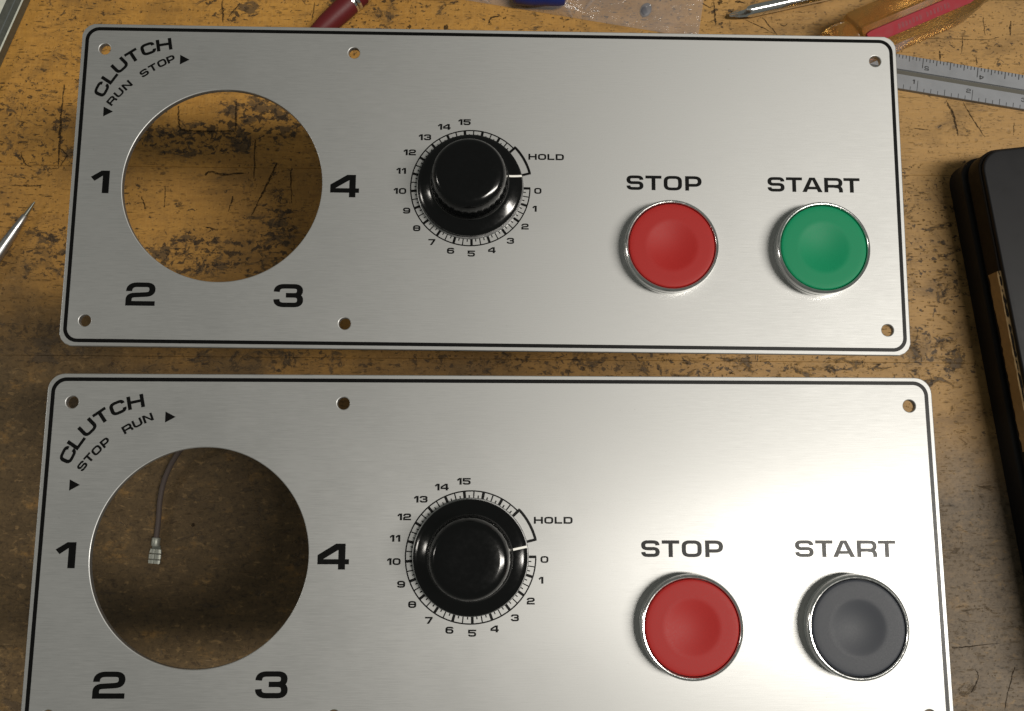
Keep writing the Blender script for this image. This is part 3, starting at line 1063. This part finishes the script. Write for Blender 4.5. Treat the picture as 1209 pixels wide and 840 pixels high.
M['etch'] = simple('etched_black', (0.020, 0.020, 0.022), 0.6)
pr = Print(TH)
for k in range(0, 49):
    x = k * 25.4 / 8
    L = 5.2 if k % 8 == 0 else 3.0 if k % 4 == 0 else 2.2 if k % 2 == 0 else 1.8
    pr.line((x, 0.1), (x, L), 0.27)
for k in range(0, 97):
    x = 1.4 + k * 25.4 / 16
    L = 5.0 if k % 16 == 0 else 3.6 if k % 8 == 0 else 2.8 if k % 4 == 0 else 1.9 if k % 2 == 0 else 1.6
    pr.line((x, WD - 0.1), (x, WD - L), 0.27)
pr.build('graduations', M['etch'], rule)
pr = Print(TH)
for k in range(1, 6):
    pr.char(str(k), k * 25.4 - 1.9, 4.4, 2.1, 0.19, 0, 1.0 if k > 1 else 0.5)
    pr.char(str(k), 1.4 + (6 - k) * 25.4 + 1.9, WD - 4.7, 2.1, 0.19, math.pi, 1.0 if k > 1 else 0.5)
pr.build('rule_numerals', M['etch'], rule)

# ------------------------------------------------------------------ maroon pen
pd = Vector((0.70, 0.714, 0)).normalized()
pm = bp(400, 16, 5.0)
q0, q1 = pm - pd * 26, pm + pd * 112
pen = thing('pen', 'dark red metal pen with two silver rings', 'pen', (q0.x, q0.y, 0))
b0 = q0 - Vector((q0.x, q0.y, 0))
L = 15.0
v, f = axis_lathe([(0, 1.2), (3, 2.0), (9, 3.4), (18, 4.6), (26, 5.0), (33.2, 5.05)], 32, b0, b0 + pd)
mesh('barrel', v, f, M['pen'], pen, 40)
v, f = axis_lathe([(36.0, 5.0), (36.1, 5.05), (40.0, 5.05)], 32, b0, b0 + pd)
mesh('barrel', v, f, M['pen'], pen, 40)
v, f = axis_lathe([(41.5, 5.0), (43, 5.05), (90, 5.0), (130, 4.6), (136, 4.2)], 32, b0, b0 + pd)
mesh('cap', v, f, M['pen'], pen, 40)
for t in (33.0, 35.0, 39.8):
    v, f = axis_lathe([(t, 5.02), (t + 0.15, 5.22), (t + 1.1, 5.22), (t + 1.9 if t == 39.8 else t + 1.25, 5.02)], 32, b0, b0 + pd)
    mesh('silver_ring', v, f, M['chrome'], pen, 40)

# ------------------------------------------------------------------ crosshead screwdriver blade
sd = Vector((139.2 - 105.6, 227.7 - 219.4, 0)).normalized()
tip = bp(861, 18.5, 3.0)
scr = thing('screwdriver', 'bright steel shank of a crosshead screwdriver', 'screwdriver', (tip.x, tip.y, 0))
t0 = Vector((0, 0, 3.0))


def cross(i, a):
    k = [0.6, 0.55, 0.45, 0.25, 0.08, 0, 0, 0][i]
    return 1 - k * abs(math.sin(2 * a)) ** 0.7


v, f = axis_lathe([(0, 0.5), (1.0, 1.1), (4.5, 2.2), (7.5, 2.6), (9.0, 2.85), (10.5, 2.9), (70, 2.9), (95, 2.9)], 40, t0, t0 + sd, roll=0.5, shape=cross)
mesh('shank', v, f, M['chrome'], scr, 35)
v, f = axis_lathe([(92, 4.0), (94, 8), (98, 10.5), (150, 11), (168, 9), (172, 5)], 12, t0 + Vector((0, 0, 8)), t0 + Vector((0, 0, 8)) + sd)
mesh('handle', v, f, M['black_plastic'], scr, 40)

# ------------------------------------------------------------------ amber handled screwdriver
ha = math.radians(24.3)
hd = Vector((math.cos(ha), math.sin(ha), 0))
hs = Vector((-math.sin(ha), math.cos(ha), 0))
R_ = 12.2
pe = bp(1062, 58, R_)
# axis lies one radius up-left of the lower outline
ax0 = pe + hs * R_ * 0.97
start = ax0 - hd * ((ax0 - bp(992, 30, R_)).dot(hd))
hb = thing('screwdriver', 'screwdriver handle of clear amber plastic with a red stripe', 'screwdriver', (start.x, start.y, 0))
s0 = Vector((0, 0, R_))


def flute(i, a):
    if i in (0, 1, 2, 3, 4, 5):
        return 1.0
    m = 1.0 if 6 < i < 12 else 0.5
    # six broad flats
    seg = math.pi / 3
    b = (a + seg / 2) % seg - seg / 2
    return 1.0 + m * (math.cos(seg / 2) / math.cos(b) - 1.0) * 0.9


pr_h = [(-12.5, 2.0), (-12.0, 5.5), (-10.5, 8.2), (-8.0, 9.6), (-3.0, 9.8), (-0.5, 9.4), (0.2, 9.8), (1.0, 12.0), (2.4, 12.6), (30, 12.7), (52, 12.5), (57, 11.6), (62, 9.5), (66, 7.8), (72, 7.2), (76, 6.6)]
v, f = axis_lathe(pr_h, 72, s0, s0 + hd, roll=math.radians(0), shape=flute)
mesh('grip', v, f, M['amber'], hb, 28)
v, f = axis_lathe([(60, 2.6), (78, 2.6), (80, 3.0), (82, 3.0), (150, 3.0), (154, 2.0)], 28, s0, s0 + hd)
mesh('shank', v, f, M['steel'], hb, 35)
# red stripe: raised strip along the flat that faces up and towards the panel
sa = math.radians(64.0)                     # direction of that flat, measured from the lower side
side = -hs
nrm = (side * math.cos(sa) + Vector((0, 0, 1)) * math.sin(sa))
tan = hd.cross(nrm)
apo = 12.65 * 0.9
v = []
NS = 24
for k in range(NS + 1):
    t = 2.0 + (54.5 - 2.0) * k / NS
    w = 3.1 if 0 < k < NS else 2.5
    for q, hgt in ((-w, -0.6), (-w + 0.3, 0.75), (w - 0.3, 0.75), (w, -0.6)):
        v.append(tuple(s0 + hd * t + nrm * (apo + hgt) + tan * q))
f = []
for k in range(NS):
    for j in range(3):
        f.append((4 * k + j, 4 * k + j + 1, 4 * k + 5 + j, 4 * k + 4 + j))
f += [(0, 1, 2, 3), (4 * NS + 3, 4 * NS + 2, 4 * NS + 1, 4 * NS)]
mesh('red_stripe', v, f, M['red_stripe'], hb, 40)

mv, mf = [], []
for k in range(15):
    if k == 7:
        continue
    t = 17.0 + k * 1.75
    for (da, db, wa) in ((0.0, 0.0, 0.26), (0.55, 0.35 * (k % 3 - 1), 0.22)):
        o = len(mv)
        for q, tt in ((-1.15 + abs(db), t + da), (1.15 - 0.5 * abs(db), t + da), (1.15 - 0.5 * abs(db), t + da + wa), (-1.15 + abs(db), t + da + wa)):
            mv.append(tuple(s0 + hd * tt + nrm * (apo + 0.80) + tan * q))
        mf.append((o, o + 1, o + 2, o + 3))
mesh('embossed_marks', mv, mf, M['red_dark'], hb)

# ------------------------------------------------------------------ scriber point at the left
st_ = bp(41.7, 239, 2.0)
sdn = (bp(0, 296, 3.0) - st_)
sdn.z = 0
sdn.normalize()
sc = thing('scriber', 'slim silver scriber with a fine pointed tip', 'scriber', (st_.x, st_.y, 0))
z2 = Vector((0, 0, 2.6))
v, f = axis_lathe([(0, 0.25), (1.5, 0.5), (6.5, 0.8), (7.4, 0.85)], 16, z2, z2 + sdn)
mesh('needle', v, f, M['dark_steel'], sc, 40)
v, f = axis_lathe([(7.2, 1.1), (7.6, 1.35), (14, 1.8), (24, 2.4), (34, 2.6), (110, 2.6), (114, 2.0)], 24, z2, z2 + sdn)
mesh('body', v, f, M['steel'], sc, 40)

# ------------------------------------------------------------------ steel bar in the far left corner
e0, e1 = bp(27, 0, 5), bp(0, 60, 5)
bd = (e0 - e1).normalized()
bn = Vector((-bd.y, bd.x, 0))
cen = e1 - bd * 30
bar = thing('steel_bar', 'dull steel square blade lying past the corner hole', 'steel bar', (cen.x, cen.y, 0))
bv = []
secs = [(0.3, 0), (0, 0.3), (0, 4.6), (0.5, 5.0), (7.0, 5.0), (9.0, 6.4), (22.0, 6.4), (22.6, 6.0), (22.6, 0)]
for t in (-60, 120):
    for y, z in secs:
        bv.append(tuple(bd * t + bn * y + Vector((0, 0, z))))
n = len(secs)
f = [(i, i + 1, n + i + 1, n + i) for i in range(n - 1)] + [(n - 1, 0, n, 2 * n - 1), tuple(reversed(range(n))), tuple(n + i for i in range(n))]
mesh('blade', bv, f, M['dark_steel'], bar, 30)
bv = [tuple(bd * t + bn * y + Vector((0, 0, 5.03))) for t in (-60, 120) for y in (3.0, 3.6)]
mesh('bright_edge', bv, [(0, 1, 3, 2)], M['chrome'], bar)

# ------------------------------------------------------------------ black case at the right
ba = math.radians(6.8)
corner = Vector((202.5, 146.5, 0))
cs = thing('black_case', 'flat black case with rounded corners and peeling tan edge tape', 'case', corner, None, ba)
soft_box('base', rounded(0.0, -230, 150, 0, 9, 8), 0.0, 11.5, 1.5, M['case'], cs)
soft_box('seam', rounded(2.4, -227, 147, -2.4, 8, 8), 11.4, 14.5, 0.3, M['black_plastic'], cs)
soft_box('lid', rounded(1.2, -229, 149, -1.0, 9, 8), 14.2, 23.0, 0.8, M['case_side'], cs)
soft_box('lid_top', rounded(2.2, -227.5, 147.5, -2.2, 8.5, 8), 22.9, 25.0, 0.7, M['case'], cs)
# strip of torn tape along the lid's edge
v, f = [], []
rn = random.Random(8)
n = 40
for k in range(n + 1):
    y = -54 - 76 * k / n
    v += [(1.08, y, 15.0 + rn.uniform(-0.3, 0.6)), (0.9 + rn.uniform(-0.1, 0.1), y, 22.2), (1.9 + rn.uniform(-0.2, 0.5), y, 23.16), (2.6, y, 23.2)]
for k in range(n):
    for j in range(3):
        f.append((4 * k + j, 4 * k + j + 1, 4 * k + j + 5, 4 * k + j + 4))
mesh('peeled_tape', v, f, M['tan'], cs)

# ------------------------------------------------------------------ clear bag with a blue piece inside
bag0 = bp(700, 20)
bag = thing('plastic_bag', 'clear plastic bag lying flat behind the panel', 'bag', (bag0.x, bag0.y, 0))
from mathutils import noise as mnoise
A_, B_ = bp(540, -1) - bag0, bp(824, 46) - bag0
ux = (B_ - A_)
ux.z = 0
LX = ux.length
ux.normalize()
uy = Vector((-ux.y, ux.x, 0))
bump_c = (A_ + ux * (LX * 0.34) + uy * 9)


def bag_z(p, top):
    d2 = (p - bump_c)
    h = 9.0 * math.exp(-((d2.dot(ux) / 15) ** 2 + (d2.dot(uy) / 11) ** 2))
    w = mnoise.noise(Vector((p.x * 0.06, p.y * 0.11, 3.0))) * 0.9 + mnoise.noise(Vector((p.x * 0.2, p.y * 0.25, 9.0))) * 0.35
    edge = 1.0
    return 0.35 + (h + max(0.0, 0.7 + w)) * edge


v, f = [], []
NX, NY = 90, 44
for j in range(NY + 1):
    for i in range(NX + 1):
        p = A_ + ux * (LX * i / NX) + uy * (75.0 * j / NY)
        if i == NX or j == 0 or i == 0 or j == NY:
            p.z = 0.2
        else:
            p.z = bag_z(p, True)
        v.append(tuple(p))
for j in range(NY):
    for i in range(NX):
        a = j * (NX + 1) + i
        f.append((a, a + 1, a + NX + 2, a + NX + 1))
sheet = mesh('film', v, f, M['film'], bag, 80)
# heat-sealed fold that stands up and catches the light
for (pa, pb, hh_) in (((563, -2), (577, 4), 3.0), ((664, 4), (676, 22), 5.0), ((700, 1), (690, 12), 2.0)):
    a, b = bp(*pa) - bag0, bp(*pb) - bag0
    s = Vector((-(b - a).y, (b - a).x, 0)).normalized()
    v, f = [], []
    for k in range(9):
        t = k / 8
        p = a.lerp(b, t)
        z = 1.0 + hh_ * (1 - t) * 0.9
        for q, dz in ((-1.1, -0.9), (-0.35, 0.0), (0.35, 0.05), (1.1, -0.9)):
            v.append(tuple(p + s * q * (1 - 0.6 * t) + Vector((0, 0, z + dz))))
    for k in range(8):
        for j in range(3):
            f.append((4 * k + j, 4 * k + j + 1, 4 * k + j + 5, 4 * k + j + 4))
    mesh('fold', v, f, M['film'], bag, 60)
bl = bp(637, -7, 5.6)
v, f = axis_lathe([(-12.5, 1.5), (-12.0, 4.0), (-10.5, 5.2), (-3, 5.6), (3, 5.4), (9, 5.6), (11.5, 4.8), (12.4, 2.0)], 28, (0, 0, 5.6), Vector((1.0, -0.02, 5.6)))
bo = mesh('blue_part', v, f, M['blue'], None, 50)
bo.location = (bl.x * S, bl.y * S, 0)
tag(bo, 'dark blue plastic piece inside the clear bag', 'plastic part')
gp = bp(763, 11, 1.0)
v, f = lathe([(2.3, 0.0), (2.7, 0.3), (2.5, 0.7), (1.6, 1.0), (0.1, 1.05)], 24)
v = [(x * 0.95 + y * 0.25, y * 1.3, z * 0.9) for x, y, z in v]
go = mesh('grey_disc', v, f, M['grey'], None, 50)
go.location = (gp.x * S, gp.y * S, 0.0001)
tag(go, 'small grey oval piece seen through the clear bag', 'small part')
